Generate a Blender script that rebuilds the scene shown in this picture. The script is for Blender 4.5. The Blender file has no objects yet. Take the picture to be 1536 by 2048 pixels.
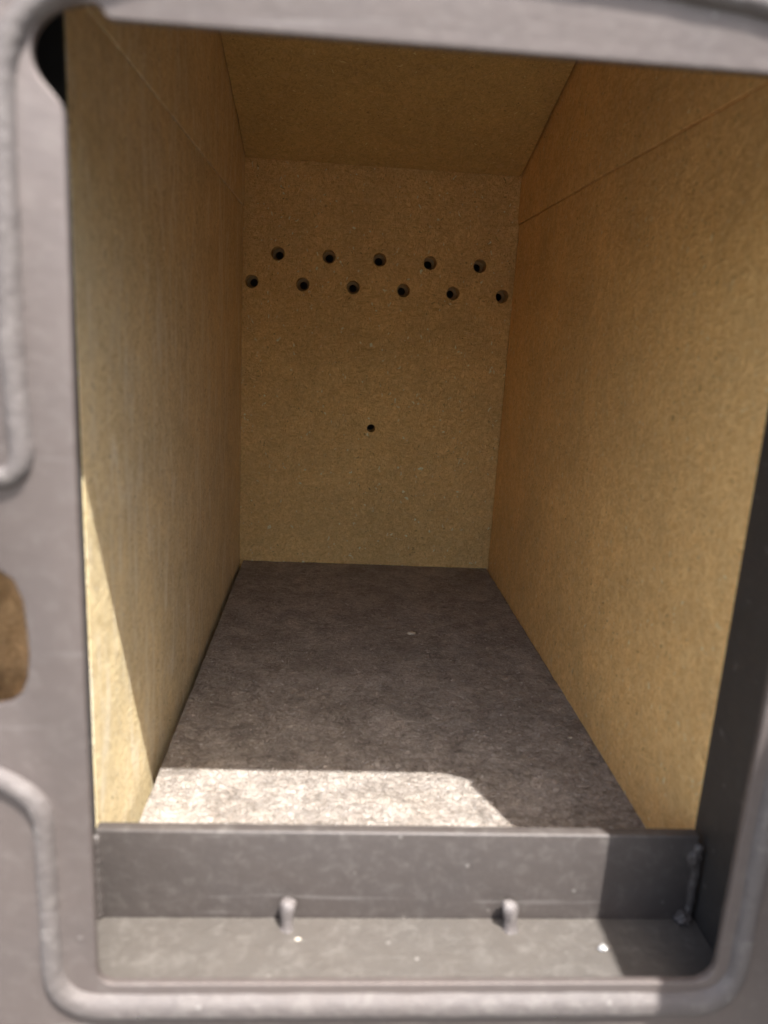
import bpy, bmesh, math, random
from mathutils import Vector, Matrix, noise
random.seed(7)
sc = bpy.context.scene
COL = sc.collection

# ------------------------------------------------------------------ camera
def camera():
    yaw, pit, rol = 0.0703, -0.2368, 0.0566
    ca, sa, cb, sb, cc, s_ = math.cos(yaw), math.sin(yaw), math.cos(pit), math.sin(pit), math.cos(rol), math.sin(rol)
    fwd = Vector((sa*cb, ca*cb, sb)); r = Vector((ca, -sa, 0)); u = r.cross(fwd)
    r2 = cc*r + s_*u; u2 = -s_*r + cc*u
    cd = bpy.data.cameras.new('camera'); co = bpy.data.objects.new('camera', cd); COL.objects.link(co)
    m = Matrix((( r2.x, u2.x, -fwd.x, 0.1228), (r2.y, u2.y, -fwd.y, -0.9856), (r2.z, u2.z, -fwd.z, 0.3128), (0, 0, 0, 1)))
    co.matrix_world = m
    cd.sensor_fit = 'VERTICAL'; cd.sensor_height = 36; cd.lens = 26.4537
    cd.clip_start = .01; cd.clip_end = 200
    cd.dof.use_dof = True; cd.dof.focus_distance = .82; cd.dof.aperture_fstop = 5.4; cd.dof.aperture_blades = 0
    sc.camera = co
camera()

# ------------------------------------------------------------------ sky and sun
SUN = Vector((.45, -1.0, 2.03)).normalized()          # towards the sun
w = bpy.data.worlds.new('World'); sc.world = w; w.use_nodes = True
nt = w.node_tree; nt.nodes.clear()
sky = nt.nodes.new('ShaderNodeTexSky'); sky.sky_type = 'NISHITA'; sky.sun_disc = False
sky.sun_elevation = math.asin(SUN.z); sky.sun_rotation = math.atan2(SUN.x, SUN.y)
sky.air_density = 1.2; sky.dust_density = 4.0; sky.ozone_density = 1.0
bg = nt.nodes.new('ShaderNodeBackground'); bg.inputs['Strength'].default_value = .15
wo = nt.nodes.new('ShaderNodeOutputWorld')
nt.links.new(sky.outputs[0], bg.inputs[0]); nt.links.new(bg.outputs[0], wo.inputs[0])
sd = bpy.data.lights.new('sun', 'SUN'); sd.energy = 4.3; sd.angle = math.radians(.53); sd.color = (1, .985, .965)
so = bpy.data.objects.new('sun', sd); COL.objects.link(so)
so.rotation_euler = SUN.to_track_quat('Z', 'Y').to_euler(); so.location = (1, -2, 3)
sc.view_settings.view_transform = 'Standard'; sc.view_settings.look = 'None'; sc.view_settings.gamma = 1
sc.view_settings.exposure = 1.48
sc.render.engine = 'CYCLES'
cy = sc.cycles
cy.max_bounces = 14; cy.diffuse_bounces = 12; cy.glossy_bounces = 4
cy.use_denoising = True; cy.sample_clamp_indirect = 4

# ------------------------------------------------------------------ materials
class N:
    def __init__(s, name):
        s.m = bpy.data.materials.new(name); s.m.use_nodes = True; s.t = s.m.node_tree; s.t.nodes.clear()
        s.out = s.new('ShaderNodeOutputMaterial'); s.b = s.new('ShaderNodeBsdfPrincipled')
        s.l(s.b.outputs[0], s.out.inputs[0])
        s.co = s.new('ShaderNodeNewGeometry').outputs['Position']
    def new(s, t, **k):
        n = s.t.nodes.new(t)
        for a, v in k.items(): setattr(n, a, v)
        return n
    def l(s, a, b): s.t.links.new(a, b)
    def map(s, sc_=(1, 1, 1), rot=(0, 0, 0), src=None):
        n = s.new('ShaderNodeMapping'); n.inputs['Scale'].default_value = sc_; n.inputs['Rotation'].default_value = rot
        s.l(src or s.co, n.inputs['Vector']); return n.outputs[0]
    def noise(s, scale, detail=3, rough=.55, dist=0, src=None, col=False):
        n = s.new('ShaderNodeTexNoise'); n.inputs['Scale'].default_value = scale; n.inputs['Detail'].default_value = detail
        n.inputs['Roughness'].default_value = rough; n.inputs['Distortion'].default_value = dist
        s.l(src or s.co, n.inputs['Vector']); return n.outputs[1 if col else 0]
    def vor(s, scale, src=None, feat='F1', out='Distance', rnd=1):
        n = s.new('ShaderNodeTexVoronoi', feature=feat); n.inputs['Scale'].default_value = scale
        n.inputs['Randomness'].default_value = rnd
        s.l(src or s.co, n.inputs['Vector']); return n.outputs[out]
    def ramp(s, src, pts):
        n = s.new('ShaderNodeValToRGB'); e = n.color_ramp.elements
        while len(e) < len(pts): e.new(.5)
        for i, (p, c) in enumerate(pts):
            e[i].position = p; e[i].color = (c, c, c, 1) if isinstance(c, (int, float)) else (*c, 1)
        s.l(src, n.inputs[0]); return n.outputs[0]
    def math(s, op, a, b=None, clamp=False):
        n = s.new('ShaderNodeMath', operation=op); n.use_clamp = clamp
        for i, v in enumerate((a, b)):
            if v is None: continue
            if isinstance(v, (int, float)): n.inputs[i].default_value = v
            else: s.l(v, n.inputs[i])
        return n.outputs[0]
    def mix(s, f, a, b, mode='MIX'):
        n = s.new('ShaderNodeMix', data_type='RGBA', blend_type=mode)
        for k, v in ((0, f), (6, a), (7, b)):
            if isinstance(v, (int, float)): n.inputs[k].default_value = v
            elif isinstance(v, tuple): n.inputs[k].default_value = (*v, 1)
            else: s.l(v, n.inputs[k])
        return n.outputs[2]
    def bump(s, h, strength, dist, normal=None):
        n = s.new('ShaderNodeBump'); n.inputs['Strength'].default_value = strength; n.inputs['Distance'].default_value = dist
        s.l(h, n.inputs['Height'])
        if normal: s.l(normal, n.inputs['Normal'])
        return n.outputs[0]
    def set(s, **k):
        for a, v in k.items():
            i = s.b.inputs[a.replace('_', ' ')]
            if isinstance(v, (int, float)): i.default_value = v
            elif isinstance(v, tuple): i.default_value = (*v, 1) if len(v) == 3 else v
            else: s.l(v, i)
        return s.m

def vermiculite(name, base, dark, light, fleck=1.0, flake=330, bump=.5, smear=0.0, fibre=.3, blotch=0.0):
    """pressed vermiculite board: little curled mineral flakes, mica glints, dark pits"""
    n = N(name)
    # warp the coordinates so that the flakes turn in every direction
    wv = n.new('ShaderNodeVectorMath', operation='MULTIPLY_ADD')
    n.l(n.noise(70, 2, .5, 0, None, True), wv.inputs[0]); wv.inputs[1].default_value = (.02, .02, .02); n.l(n.co, wv.inputs[2])
    a = n.map((1, 1, .42), (.5, .3, .2), wv.outputs[0])
    b = n.map((.4, 1, 1), (.2, .7, .9), wv.outputs[0])
    c = n.map((1, .45, 1), (.9, .1, .5), wv.outputs[0])
    f1 = n.noise(flake, 3, .6, .9, a)
    f2 = n.noise(flake*1.15, 3, .6, .9, b)
    cells = n.vor(flake*.9, c)
    worm = n.math('ADD', n.math('MULTIPLY', n.math('ABSOLUTE', n.math('SUBTRACT', f1, .5)), 3.2),
                  n.math('MULTIPLY', n.math('ABSOLUTE', n.math('SUBTRACT', f2, .5)), 3.2))
    hgt = n.math('ADD', n.math('MULTIPLY', worm, .75), n.math('MULTIPLY', cells, .5))
    tone = n.ramp(hgt, [(.12, 0.), (.75, 1.)])
    col = n.mix(tone, dark, light)
    col = n.mix(.62, base, col)
    # thin pale fibres of split flakes whose lie swirls slowly over the board
    wl = n.new('ShaderNodeVectorMath', operation='MULTIPLY_ADD')
    n.l(n.noise(5, 2, .5, 0, None, True), wl.inputs[0]); wl.inputs[1].default_value = (.16, .16, .16); n.l(n.co, wl.inputs[2])
    fib = n.noise(150, 2, .55, .25, n.map((.55, 2.6, 2.6), (0, math.radians(27), math.radians(90 if smear or flake == 210 else 0)), wl.outputs[0]))
    fl = n.math('MULTIPLY', n.ramp(fib, [(.56, 0.), (.68, 1.)]), fibre)
    fd = n.math('MULTIPLY', n.ramp(fib, [(.30, 1.), (.42, 0.)]), fibre)
    col = n.mix(n.math('MULTIPLY', fl, .45), col, light)
    col = n.mix(n.math('MULTIPLY', fd, .4), col, dark)
    # broad unevenness of the pressing
    big = n.ramp(n.noise(9, 4, .6, .6), [(.3, 0.), (.7, 1.)])
    col = n.mix(n.math('MULTIPLY', big, .7), col, n.mix(1, col, (.74, .76, .80), 'MULTIPLY'))
    mid = n.ramp(n.noise(48, 4, .65, 1.2), [(.35, 0.), (.72, 1.)])
    col = n.mix(n.math('MULTIPLY', mid, .55), col, n.mix(1, col, (1.22, 1.2, 1.14), 'MULTIPLY'))
    if smear:
        sm = n.noise(26, 4, .7, 1.6, n.map((1, 1.6, .35), (.75, 0, 0)))
        col = n.mix(n.math('MULTIPLY', n.ramp(sm, [(.50, 0.), (.66, 1.)]), smear), col, (.86, .78, .62))
    if blotch:
        bl = n.ramp(n.noise(24, 8, .78, .35), [(.42, 1.), (.60, 0.)])
        col = n.mix(n.math('MULTIPLY', bl, blotch), col, n.mix(1, col, (.52, .49, .46), 'MULTIPLY'))
        b2 = n.ramp(n.noise(130, 5, .75, .5), [(.50, 0.), (.66, 1.)])
        col = n.mix(n.math('MULTIPLY', b2, blotch), col, n.mix(1, col, (.62, .60, .57), 'MULTIPLY'))
    fis = None
    if blotch:
        ff = n.noise(120, 4, .65, .7, n.map((.55, 1, 1), (0, 0, .2)))
        fis = n.math('MULTIPLY', n.ramp(n.math('ABSOLUTE', n.math('SUBTRACT', ff, .5)), [(.0, 1.), (.035, 0.)]), n.ramp(n.noise(55, 3), [(.46, 0.), (.60, 1.)]))
        col = n.mix(n.math('MULTIPLY', fis, .5), col, n.mix(1, col, (.42, .38, .35), 'MULTIPLY'))
    # dark pits
    pit = n.ramp(n.vor(150, wv.outputs[0]), [(.08, 1.), (.20, 0.)])
    pit = n.math('MULTIPLY', pit, n.ramp(n.noise(35, 2), [(.44, 0.), (.56, 1.)]))
    col = n.mix(n.math('MULTIPLY', pit, .65), col, tuple(x*.35 for x in dark))
    # bright mica glints, one cell in thirty
    gc = n.new('ShaderNodeSeparateColor'); n.l(n.vor(420, a, 'F1', 'Color'), gc.inputs[0])
    gl = n.math('MULTIPLY', n.ramp(gc.outputs[0], [(.955, 0.), (.975, 1.)]), n.ramp(n.vor(420, a), [(.25, 1.), (.45, 0.)]))
    col = n.mix(n.math('MULTIPLY', gl, .8*fleck), col, tuple(min(.9, x*1.9) for x in light))
    nb = n.bump(hgt, bump, .0011)
    nb = n.bump(n.noise(60, 4, .6), .35, .002, nb)
    nb = n.bump(fib, .5*fibre, .0012, nb)
    if fis: nb = n.bump(n.math('SUBTRACT', n.noise(230, 3, .6, .8), n.math('MULTIPLY', fis, .7)), .8, .0016, nb)
    rough = n.math('SUBTRACT', .78, n.math('MULTIPLY', n.math('MAXIMUM', gl, n.math('MULTIPLY', n.ramp(gc.outputs[1], [(.8, 0.), (.95, 1.)]), .55)), .5))
    return n.set(Base_Color=col, Roughness=rough, Normal=nb, Specular_IOR_Level=.55)

def painted(name, base, rough, dust, bumpy, metal):
    """matt stove enamel on cast or welded steel, with dust and small pimples"""
    n = N(name)
    big = n.ramp(n.noise(14, 4, .6, .5), [(.3, 0.), (.75, 1.)])
    col = n.mix(n.math('MULTIPLY', big, .5), base, tuple(x*y for x, y in zip(base, (1.22, 1.16, 1.10))))
    d = n.ramp(n.noise(120, 5, .7, .4), [(.5, 0.), (.8, 1.)])
    col = n.mix(n.math('MULTIPLY', d, dust), col, (.42, .39, .35))
    sp = n.new('ShaderNodeSeparateColor'); n.l(n.vor(210, None, 'F1', 'Color'), sp.inputs[0])
    spk = n.math('MULTIPLY', n.ramp(sp.outputs[0], [(.984, 0.), (.992, 1.)]), n.ramp(n.vor(210), [(.16, 1.), (.3, 0.)]))
    col = n.mix(n.math('MULTIPLY', spk, .3), col, (.45, .42, .38))
    sc1 = n.ramp(n.noise(90, 3, .6, .3, n.map((.08, 1, 1.4), (0, .5, 0))), [(.66, 0.), (.70, 1.)])
    col = n.mix(n.math('MULTIPLY', sc1, .16), col, (.40, .37, .35))
    gr = n.ramp(n.noise(700, 3, .7), [(.35, 0.), (.65, 1.)])
    col = n.mix(n.math('MULTIPLY', gr, .3), col, n.mix(1, col, (.72, .72, .73), 'MULTIPLY'))
    h = n.math('ADD', n.noise(260, 4, .65), n.math('MULTIPLY', n.noise(45, 3, .5), 1.6))
    nb = n.bump(h, bumpy, .0012)
    nb = n.bump(spk, .5, .0006, nb)
    r = n.math('ADD', rough, n.math('MULTIPLY', n.math('SUBTRACT', n.noise(60, 3), .5), .18))
    return n.set(Base_Color=col, Roughness=r, Normal=nb, Specular_IOR_Level=.9, Metallic=metal)

WALL = vermiculite('vermiculite_gold', (.66, .45, .165), (.42, .27, .08), (.76, .55, .24), .6, 330, .45, 0, .25)
WALLL = vermiculite('vermiculite_gold_smeared', (.77, .595, .32), (.51, .37, .17), (.88, .74, .46), .4, 280, .5, .6, .3)
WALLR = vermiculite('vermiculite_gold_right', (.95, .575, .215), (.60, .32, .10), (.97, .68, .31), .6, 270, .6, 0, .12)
LAG = vermiculite('brown_lagging', (.44, .25, .10), (.24, .13, .05), (.56, .35, .17), .3, 260, .8, 0, .3)  # darker, redder brown than the lining boards
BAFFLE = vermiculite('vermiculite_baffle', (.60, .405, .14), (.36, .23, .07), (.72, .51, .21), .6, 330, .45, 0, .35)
BACK = vermiculite('vermiculite_back', (.90, .57, .21), (.48, .27, .075), (.97, .72, .35), 1.8, 380, .9, 0, .8)
FLOOR = vermiculite('vermiculite_grey', (.515, .445, .385), (.27, .222, .18), (.63, .565, .505), .6, 330, 1.4, 0, .15, .6)
METAL = painted('stove_paint', (.130, .107, .098), .58, .13, .22, .5)
METALD = painted('stove_paint_retainer', (.080, .067, .061), .58, .16, .25, .3)
LEDGE = painted('stove_paint_dusty', (.074, .063, .053), .70, .16, .6, 0)
RIDGE = painted('stove_paint_gasket_ridge', (.098, .083, .077), .75, .22, .7, .1)
PEG = painted('stove_paint_peg', (.12, .105, .10), .68, .3, .6, 0)
JAMB = painted('stove_paint_jamb_shade', (.028, .021, .016), .75, .04, .25, 0)  # shade on the right jamb, painted into its base colour
DARK = painted('gap_shade_and_seal_black', (.008, .007, .007), .9, .0, .2, 0)  # near black: painted shade for the left gap, and the door seal
AIRP = painted('air_plate_lit_gold', (.42, .29, .13), .7, .1, .2, 0)  # gold base stands in for the light inside the air holes
n = N('concrete'); c_ = n.mix(n.noise(3, 5), (.09, .085, .075), (.15, .14, .125))
CONC = n.set(Base_Color=c_, Roughness=.9, Normal=n.bump(n.noise(80, 4), .3, .003))
n = N('pale_mineral'); CHIP = n.set(Base_Color=n.mix(n.noise(300, 3), (.42, .36, .28), (.75, .68, .56)), Roughness=.6, Normal=n.bump(n.noise(500, 3), .5, .001))
n = N('glassy_bead'); BEAD = n.set(Base_Color=(.75, .73, .70), Roughness=.18, Metallic=.6)

# ------------------------------------------------------------------ helpers
def link(name, me, mat, parent, label=None, smooth=False):
    o = bpy.data.objects.new(name, me); COL.objects.link(o); o.parent = parent
    if mat: me.materials.append(mat)
    if label: o['label'] = label
    if smooth:
        for p in me.polygons: p.use_smooth = True
    return o
def mesh(bm, name):
    me = bpy.data.meshes.new(name); bmesh.ops.recalc_face_normals(bm, faces=bm.faces); bm.to_mesh(me); bm.free(); return me
def bevel(o, wdt, seg=3, ang=35):
    m = o.modifiers.new('bevel', 'BEVEL'); m.width = wdt; m.segments = seg; m.limit_method = 'ANGLE'; m.angle_limit = math.radians(ang)
    for p in o.data.polygons: p.use_smooth = True
    return o
def box(name, x0, x1, y0, y1, z0, z1, mat, parent, bv=.0008, label=None):
    bm = bmesh.new(); bmesh.ops.create_cube(bm, size=1)
    for v in bm.verts: v.co = Vector((x0 if v.co.x < 0 else x1, y0 if v.co.y < 0 else y1, z0 if v.co.z < 0 else z1))
    o = link(name, mesh(bm, name), mat, parent, label)
    if bv: bevel(o, bv)
    return o
def rough_board(name, dims, mat, parent, label=None, step=.012, amp=.0007, cutters=None, xf=None, seed=0):
    """a brittle pressed board: box with crumbled arrises"""
    (x0, x1), (y0, y1), (z0, z1) = dims
    S = (x1-x0, y1-y0, z1-z0); nn = [max(1, min(90, int(s/step))) for s in S]
    bm = bmesh.new(); V = {}
    def vert(i, j, k):
        key = (i, j, k)
        if key in V: return V[key]
        p = Vector((x0+S[0]*i/nn[0], y0+S[1]*j/nn[1], z0+S[2]*k/nn[2]))
        on = [i in (0, nn[0]), j in (0, nn[1]), k in (0, nn[2])]
        if sum(on) >= 2:
            q = p*95 + Vector((seed*7.3, seed*3.1, 0))
            f = .35 + 1.1*abs(noise.noise(q)) + (2.2 if noise.noise(p*31 + Vector((seed, 5, 9))) > .38 else 0)*abs(noise.noise(q*2))
            sg = [1 if a == 0 else -1 for a in (i, j, k)]
            for ax in range(3):
                if on[ax]: p[ax] += sg[ax]*amp*f
        V[key] = bm.verts.new(p); return V[key]
    for ax in range(3):
        a, b = [q for q in range(3) if q != ax]
        for side in (0, nn[ax]):
            for i in range(nn[a]):
                for j in range(nn[b]):
                    c = []
                    for da, db in ((0, 0), (1, 0), (1, 1), (0, 1)):
                        idx = [0, 0, 0]; idx[ax] = side; idx[a] = i+da; idx[b] = j+db; c.append(vert(*idx))
                    bm.faces.new(c)
    if xf: bmesh.ops.transform(bm, matrix=xf, verts=bm.verts)
    me = mesh(bm, name)
    o = link(name, me, mat, parent, label)
    if cutters:
        cb = bmesh.new()
        for (cx, cz, r) in cutters:
            bmesh.ops.create_cone(cb, cap_ends=True, segments=32, radius1=r, radius2=r, depth=.2,
                                  matrix=Matrix.Translation((cx, y0+.01, cz)) @ Matrix.Rotation(math.pi/2, 4, 'X'))
        cme = bpy.data.meshes.new('cut'); bmesh.ops.recalc_face_normals(cb, faces=cb.faces); cb.to_mesh(cme); cb.free()
        co = bpy.data.objects.new('cut', cme); COL.objects.link(co); co.parent = parent
        md = o.modifiers.new('b', 'BOOLEAN'); md.object = co; md.operation = 'DIFFERENCE'; md.solver = 'EXACT'
        bpy.context.view_layer.update(); dg = bpy.context.evaluated_depsgraph_get(); dg.update()
        new = bpy.data.meshes.new_from_object(o.evaluated_get(dg)); o.modifiers.clear(); o.data = new
        bpy.data.objects.remove(co); bpy.data.meshes.remove(cme)
        if not new.materials: new.materials.append(mat)
    return o
def arc(cx, cz, r, a0, a1, n=10):
    return [(cx+r*math.cos(math.radians(a0+(a1-a0)*i/n)), cz+r*math.sin(math.radians(a0+(a1-a0)*i/n))) for i in range(n+1)]
def slab(name, outer, holes, y0, y1, mat, parent, bv=.0015, label=None):
    """a plate cut to an outline in the front plane, thickness y0..y1"""
    bm = bmesh.new()
    for loop in [outer]+holes:
        vs = [bm.verts.new((x, y0, z)) for x, z in loop]
        for i in range(len(vs)): bm.edges.new((vs[i], vs[(i+1) % len(vs)]))
    bmesh.ops.triangle_fill(bm, use_beauty=True, edges=bm.edges[:])
    bmesh.ops.dissolve_limit(bm, angle_limit=.01, verts=bm.verts, edges=bm.edges)
    r = bmesh.ops.extrude_face_region(bm, geom=bm.faces[:])
    for v in r['geom']:
        if isinstance(v, bmesh.types.BMVert): v.co.y = y1
    o = link(name, mesh(bm, name), mat, parent, label)
    if bv: bevel(o, bv, 3, 30)
    return o
def smooth_path(pts, rad, n=8):
    """round the corners of an open polyline"""
    out = [Vector(pts[0])]
    for i in range(1, len(pts)-1):
        p, a, b = Vector(pts[i]), Vector(pts[i-1]), Vector(pts[i+1])
        r = rad[i] if isinstance(rad, (list, tuple)) else rad
        d1, d2 = (a-p), (b-p); r = min(r, d1.length*.49, d2.length*.49)
        s, e = p+d1.normalized()*r, p+d2.normalized()*r
        for k in range(n+1):
            t = k/n; out.append(s*(1-t)**2 + p*2*t*(1-t) + e*t*t)
    out.append(Vector(pts[-1])); return out
def ridge(name, path, prof, ybase, mat, parent, closed=True, wob=0):
    """sweep a ridge profile [(offset across, height towards viewer)] along a path in the front plane"""
    bm = bmesh.new(); n_ = len(path); rings = []
    for i, p in enumerate(path):
        wide = 1+.35*max(0, min(1, (.030-p.y)/.022))
        a = path[(i-1) % n_] if closed or i > 0 else p; b = path[(i+1) % n_] if closed or i < n_-1 else p
        t = (b-a).normalized(); nrm = Vector((-t.y, t.x))
        q = 1 + (wob*noise.noise(Vector((p.x*60, p.y*60, 3))) if wob else 0)
        rings.append([bm.verts.new((p.x+nrm.x*o*q*wide, ybase-h*q, p.y+nrm.y*o*q*wide)) for o, h in prof])
    rng = range(n_) if closed else range(n_-1)
    for i in rng:
        A, B = rings[i], rings[(i+1) % n_]
        for k in range(len(prof)-1): bm.faces.new((A[k], A[k+1], B[k+1], B[k]))
    return link(name, mesh(bm, name), mat, parent, None, True)
def lump(name, c, r, mat, parent, seed=0, sub=3, amp=.3, sc_=(1, 1, 1), label=None):
    bm = bmesh.new(); bmesh.ops.create_icosphere(bm, subdivisions=sub, radius=1)
    for v in bm.verts:
        k = 1+amp*noise.noise(v.co*1.7+Vector((seed*5.1, seed*1.7, 0)))+amp*.4*noise.noise(v.co*4+Vector((seed, 0, 3)))
        v.co = Vector((v.co.x*k*r*sc_[0], v.co.y*k*r*sc_[1], v.co.z*k*r*sc_[2]))
    o = link(name, mesh(bm, name), mat, parent, label, True); o.location = c; return o

# ------------------------------------------------------------------ ground
bm = bmesh.new(); bmesh.ops.create_grid(bm, x_segments=1, y_segments=1, size=30)
g = link('ground', mesh(bm, 'ground'), CONC, None); g.location = (0, 0, -.32); g['kind'] = 'structure'

# ------------------------------------------------------------------ the stove
W = .34
YF = -.70                                      # front plane of the frame
YP = -.632                                     # face of the retaining plate
ZL = -.0054                                    # level of the ledge
stove = bpy.data.objects.new('wood_stove', None); COL.objects.link(stove); stove.location = (.17, -.3, -.32)
stove['label'] = 'grey painted steel wood stove seen through its open doorway, lined with golden vermiculite boards'
stove['category'] = 'stove'
bpy.context.view_layer.update()
inv = stove.matrix_world.inverted()

# front plate: doorway with a relief notch in its upper corners
def chaikin(p, k=2):
    for _ in range(k):
        q = [p[0]]
        for i in range(len(p)-1):
            a, b = Vector(p[i]), Vector(p[i+1]); q += [tuple(a.lerp(b, .25)), tuple(a.lerp(b, .75))]
        p = q+[p[-1]]
    return p
notch = chaikin([(.0266, .372), (.0264, .3795), (.0240, .3835), (.0185, .3893), (.0163, .3945), (.0172, .4010), (.0205, .4062), (.0265, .4103), (.0333, .4123), (.0392, .4123), (.0404, .4103), (.0418, .4080), (.0460, .4079)])
mirror = [(.3395-x, z) for x, z in notch]
op = arc(.0330, .0268, .0075, 180, 270, 6) + arc(.3015, .0308, .0115, 270, 360, 8) + [(.3128, .2)] + mirror + notch[::-1] + [(.0257, .26)]
slot = [(-.040, .2150), (-.015, .2158), (-.0060, .2148), (.0000, .2105), (.0032, .2020), (.0041, .1900), (.0043, .1790),
        (.0032, .1690), (.0004, .1620), (-.0040, .1580), (-.015, .1552), (-.040, .1550)]
slot = slot[::-1]
frame = slab('front_frame', [(-.14, -.30), (.46, -.30), (.46, .56), (-.14, .56)], [op, slot], YF, YF+.004, METAL, stove, .0006)

# gasket ridge round the doorway, stepping out round the latch slot
path = smooth_path([(.17, .0075), (.0062, .0075), (.0062, .112), (-.008, .1235), (-.060, .140), (-.060, .249), (.0068, .2512), (.0054, .2755), (.0046, .300), (.0070, .4085),
                    (.055, .4255), (.11, .4325), (.17, .4350), (.23, .4328), (.27, .4285), (.3225, .412), (.3235, .0075), (.17, .0075)],
                   [0, .024, .009, .010, .01, .012, .014, .006, .006, .030, .01, .01, .01, .01, .01, .035, .024, 0])
path = path[:-1]
dense = []
for i, p in enumerate(path):
    q = path[(i+1) % len(path)]; k = max(1, int((q-p).length/.006))
    dense += [p.lerp(q, j/k) for j in range(k)]
path = [dense[0]]
for p in dense[1:]:
    if (p-path[-1]).length > 1e-4: path.append(p)
prof = [(-.0050, -.001), (-.0044, .0012), (-.0032, .0034), (-.0014, .0043), (.0012, .0044), (.0028, .0037), (.0038, .0016), (.0042, -.001)]
ridge('sealing_ridge', path, prof, YF, RIDGE, stove, True, .12)

# black strip added where the left gap lies in shade, and the right jamb
box('gap_shade_strip', -.050, -.0006, -.6170, -.6139, -.05, .46, DARK, stove, .0004)
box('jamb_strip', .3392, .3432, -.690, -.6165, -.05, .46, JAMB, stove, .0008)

# ledge and the upright retaining plate that holds the fire bed back
box('ledge', -.030, .3390, YF+.0052, YP-.0002, -.0115, ZL, LEDGE, stove, .0006)
rp = box('retaining_plate', .0045, .3345, YP, YP+.0075, -.022, .0485, METALD, stove, .0012)
for (x, z0, z1, sd_) in ((.0050, ZL, .046, 1), (.3345, ZL, .044, 2)):
    bm = bmesh.new(); rows = []
    for i in range(41):
        t = i/40; z = z0+(z1-z0)*t; r = .0026*(1+.25*noise.noise(Vector((sd_*9, 0, z*130)))+.06*math.sin(z*1100))
        if i in (0, 40): r *= .45
        ox = .0014*noise.noise(Vector((sd_*3, 7, z*70)))
        rows.append([bm.verts.new((x+ox+r*math.cos(a*math.pi/8), YP-.0004+r*.8*math.sin(a*math.pi/8), z)) for a in range(16)])
    for i in range(40):
        for a in range(16): bm.faces.new((rows[i][a], rows[i][(a+1) % 16], rows[i+1][(a+1) % 16], rows[i+1][a]))
    bm.faces.new(rows[0]); bm.faces.new(rows[-1])
    link('weld_bead', mesh(bm, 'weld_bead'), METALD, stove, None, True)
lump('weld_bead', (.3330, YP-.001, .034), .0042, METALD, stove, 4, 4, .3, (1, .6, 1.5))
lump('weld_bead', (.3305, YP-.003, -.0035), .0045, METALD, stove, 5, 4, .4, (1, .9, 1))
# two stubby pegs in front of the retaining plate
for k, (px, py) in enumerate(((.1074, -.6400), (.2303, -.6405))):
    bm = bmesh.new(); rows = []
    prof_ = [(ZL-.001, .0056), (ZL+.0008, .0042), (ZL+.004, .0039), (ZL+.008, .0042), (ZL+.0120, .0051), (ZL+.0150, .0053), (ZL+.0165, .0041), (ZL+.0172, .0026), (ZL+.0175, .0008)]
    for z, r in prof_:
        ring = []
        for a in range(20):
            th = a*math.pi/10; q = .86*r*(1+.3*noise.noise(Vector((math.cos(th)*1.5+k*4, math.sin(th)*1.5, z*180))))
            ring.append(bm.verts.new((q*math.cos(th)+.08*(z-ZL)*(-1.5 if k else -.2), q*math.sin(th)*.9+.05*(z-ZL), z)))
        rows.append(ring)
    for i in range(len(rows)-1):
        for a in range(20): bm.faces.new((rows[i][a], rows[i][(a+1) % 20], rows[i+1][(a+1) % 20], rows[i+1][a]))
    bm.faces.new(rows[-1])
    o = link('peg', mesh(bm, 'peg'), PEG, stove, None, True); o.location = (px, py, 0)

# casing: closed steel body round the lining
box('casing_side', -.060, -.052, YF+.0055, .085, -.30, .78, METAL, stove, .001)
box('casing_side', .392, .400, YF+.0055, .085, -.30, .78, METAL, stove, .001)
box('casing_back', -.0515, .3915, .077, .085, -.30, .78, METAL, stove, .001)
box('casing_floor', -.0515, .3915, YF+.0055, .0765, -.060, -.052, METAL, stove, .001)
box('top_plate', -.062, .402, YF, .09, .7805, .79, METAL, stove, .001)
box('upper_front_panel', -.14, .46, YF+.0055, YF+.013, .50, .7798, METAL, stove, .001)
box('plinth', -.062, .402, YF+.006, .088, -.32, -.3003, METAL, stove, .001)
# steel plate behind the drilled back board, with the smaller air holes
HX = [.0112+.0632*(i+.5) for i in range(5)]; HX2 = [.0112+.0632*i for i in range(6)]
HOLES = [(x, .3976) for x in HX]+[(x, .3627) for x in HX2]
bm = bmesh.new()
# ------------------------------------------------------------------ lining boards (names tell the kind, labels tell the look)
rough_board('lining_panel', ((-.001, .341), (.0, .026), (-.03, .53)), BACK, stove, 'brown flecked back board drilled with two rows of air holes', .012, .0005,
            [(x, z, .0083) for x, z in HOLES]+[(.1689, .1865, .0054)], None, 1)
bp = rough_board('air_plate', ((-.03, .37), (.0262, .032), (-.03, .53)), AIRP, stove, None, .1, .0001, [(x, z, .0048) for x, z in HOLES]+[(.1689, .1865, .0056)], None, 2)
rough_board('lining_panel', ((-.028, .0), (-.6135, -.0006), (-.03, .4489)), WALLL, stove, 'golden left side board with pale rubbed smears', .009, .0003, None, None, 3)
rough_board('lining_panel', ((.340, .368), (-.6165, -.0006), (-.03, .4489)), WALLR, stove, 'golden right side board glowing orange near the doorway', .009, .0006, None, None, 4)
rough_board('lining_panel', ((-.028, .0013), (-.6135, .02), (.4497, .72)), WALLL, stove, 'upper left side board above the joint', .009, .0007, None, None, 5)
rough_board('lining_panel', ((.3386, .368), (-.6165, .02), (.4494, .72)), WALLR, stove, 'upper right side board above the joint', .009, .0007, None, None, 6)
ang = math.atan2(.069, .208)
xf = Matrix.Translation((0, -.0026, .5040)) @ Matrix.Rotation(-ang, 4, 'X')
rough_board('baffle_panel', ((.0019, .3366), (-.50, 0), (0, .025)), BAFFLE, stove, 'dark brown sloping baffle board under the roof', .010, .0006, None, xf, 7)
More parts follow.
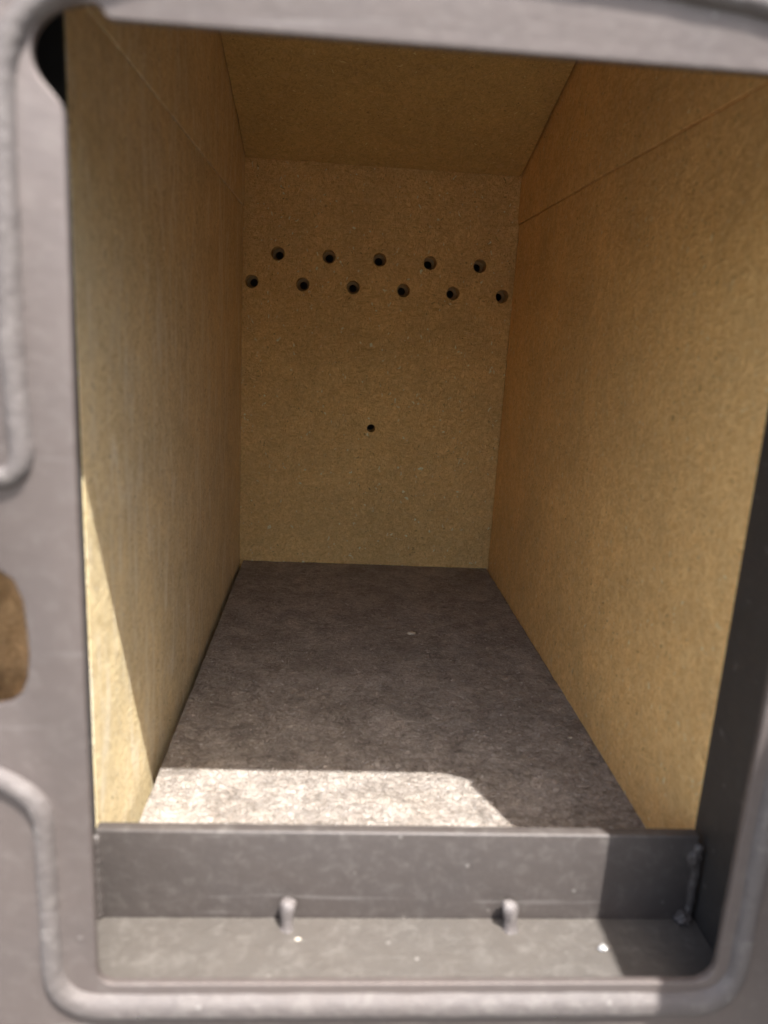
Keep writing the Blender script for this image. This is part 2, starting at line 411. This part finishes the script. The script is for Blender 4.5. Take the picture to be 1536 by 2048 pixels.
rough_board('floor_panel', ((.0048, .3386), (-.6235, -.0008), (-.026, 0)), FLOOR, stove, 'grey brown floor board, white where the sun strikes it', .008, .0007, None, Matrix.Rotation(.0045, 4, 'Z'), 8)
# rough lagging seen through the latch slot
lump('latch_lagging', (-.032, -.628, .214), .025, LAG, stove, 11, 5, .3, (.9, .5, .95))
lump('latch_lagging', (-.034, -.628, .150), .040, LAG, stove, 12, 5, .3, (.62, .4, 1.0))

# ------------------------------------------------------------------ the open door, swung out to the right
ux, uy = .0, -1.0                                             # from the hinge to the free edge
door = bpy.data.objects.new('door_leaf', None)
def door_box(name, s0, s1, t0, t1, z0, z1, mat, bv=.003):
    bm = bmesh.new(); bmesh.ops.create_cube(bm, size=1)
    for v in bm.verts:
        s = s0 if v.co.x < 0 else s1; t = t0 if v.co.y < 0 else t1; z = z0 if v.co.z < 0 else z1
        v.co = Vector((.3843+ux*s-uy*t, -.706+uy*s+ux*t, z))
    return bevel(link(name, mesh(bm, name), mat, None), bv)
dp = door_box('door', 0, .36, 0, .022, -.03, .46, METAL)
dp.parent = stove
gl_ = door_box('door_seal', .02, .365, -.004, -.0003, -.03, .43, DARK, .001); gl_.parent = dp
hd = door_box('handle', .35, .365, .0225, .06, .15, .25, METAL); hd.parent = dp
for z in (.02, .36):
    bm = bmesh.new(); bmesh.ops.create_cone(bm, cap_ends=True, segments=20, radius1=.008, radius2=.008, depth=.05, matrix=Matrix.Translation((.4150, -.7085, z)))
    h = bevel(link('hinge', mesh(bm, 'hinge'), METAL, stove), .001)

# loose bits
def loose(name, label, cat, c, r, mat, seed, sc_, group=None):
    o = lump(name, c, r, mat, None, seed, 3, .45, sc_, label); o['category'] = cat
    if group: o['group'] = group
    return o
loose('stone_chip', 'small pale oblong chip lying on the grey floor board', 'chip', (.2115, -.2403, .0010), .0030, CHIP, 1, (1.5, 1, .45))
loose('metal_spatter', 'tiny shiny bead of metal on the front ledge near the shadow', 'metal bead', (.2776, -.6546, -.0041), .0020, BEAD, 2, (1.2, 1, .7))
loose('mica_flake', 'tiny bright flake on the floor board against the right wall', 'flake', (.3291, -.2233, .0006), .0013, CHIP, 3, (1.2, 1, .5))
loose('mica_flake', 'tiny bright flake on the floor board halfway along its right edge, nearer the doorway', 'flake', (.322, -.4466, .0006), .0014, CHIP, 4, (1.2, 1, .5))
loose('board_crumb', 'pale crumb at the foot of the left peg on the ledge', 'crumb', (.1135, -.648, -.0050), .0009, CHIP, 5, (1.6, 1, .6))

for i, (x, y, where) in enumerate([(.118, -.363, 'left of centre, just behind the sunlit patch'), (.282, -.100, 'near its far right corner'), (.147, -.234, 'left of the oblong chip'),
                           (.062, -.421, 'nearest the sunlit patch at its left'), (.294, -.328, 'right of centre, midway to the back'), (.235, -.205, 'just beyond the oblong chip'), (.067, -.167, 'near its far left corner')]):
    loose('mineral_speck', 'tiny pale speck on the grey floor board ' + where, 'speck', (x, y, .0004), .0008, CHIP, 20+i, (1.3, 1, .6), 'pale specks scattered on the floor board')

# keep everything where it was modelled: parts hang from the empty at the stove's foot
for o in list(stove.children):
    o.matrix_parent_inverse = inv
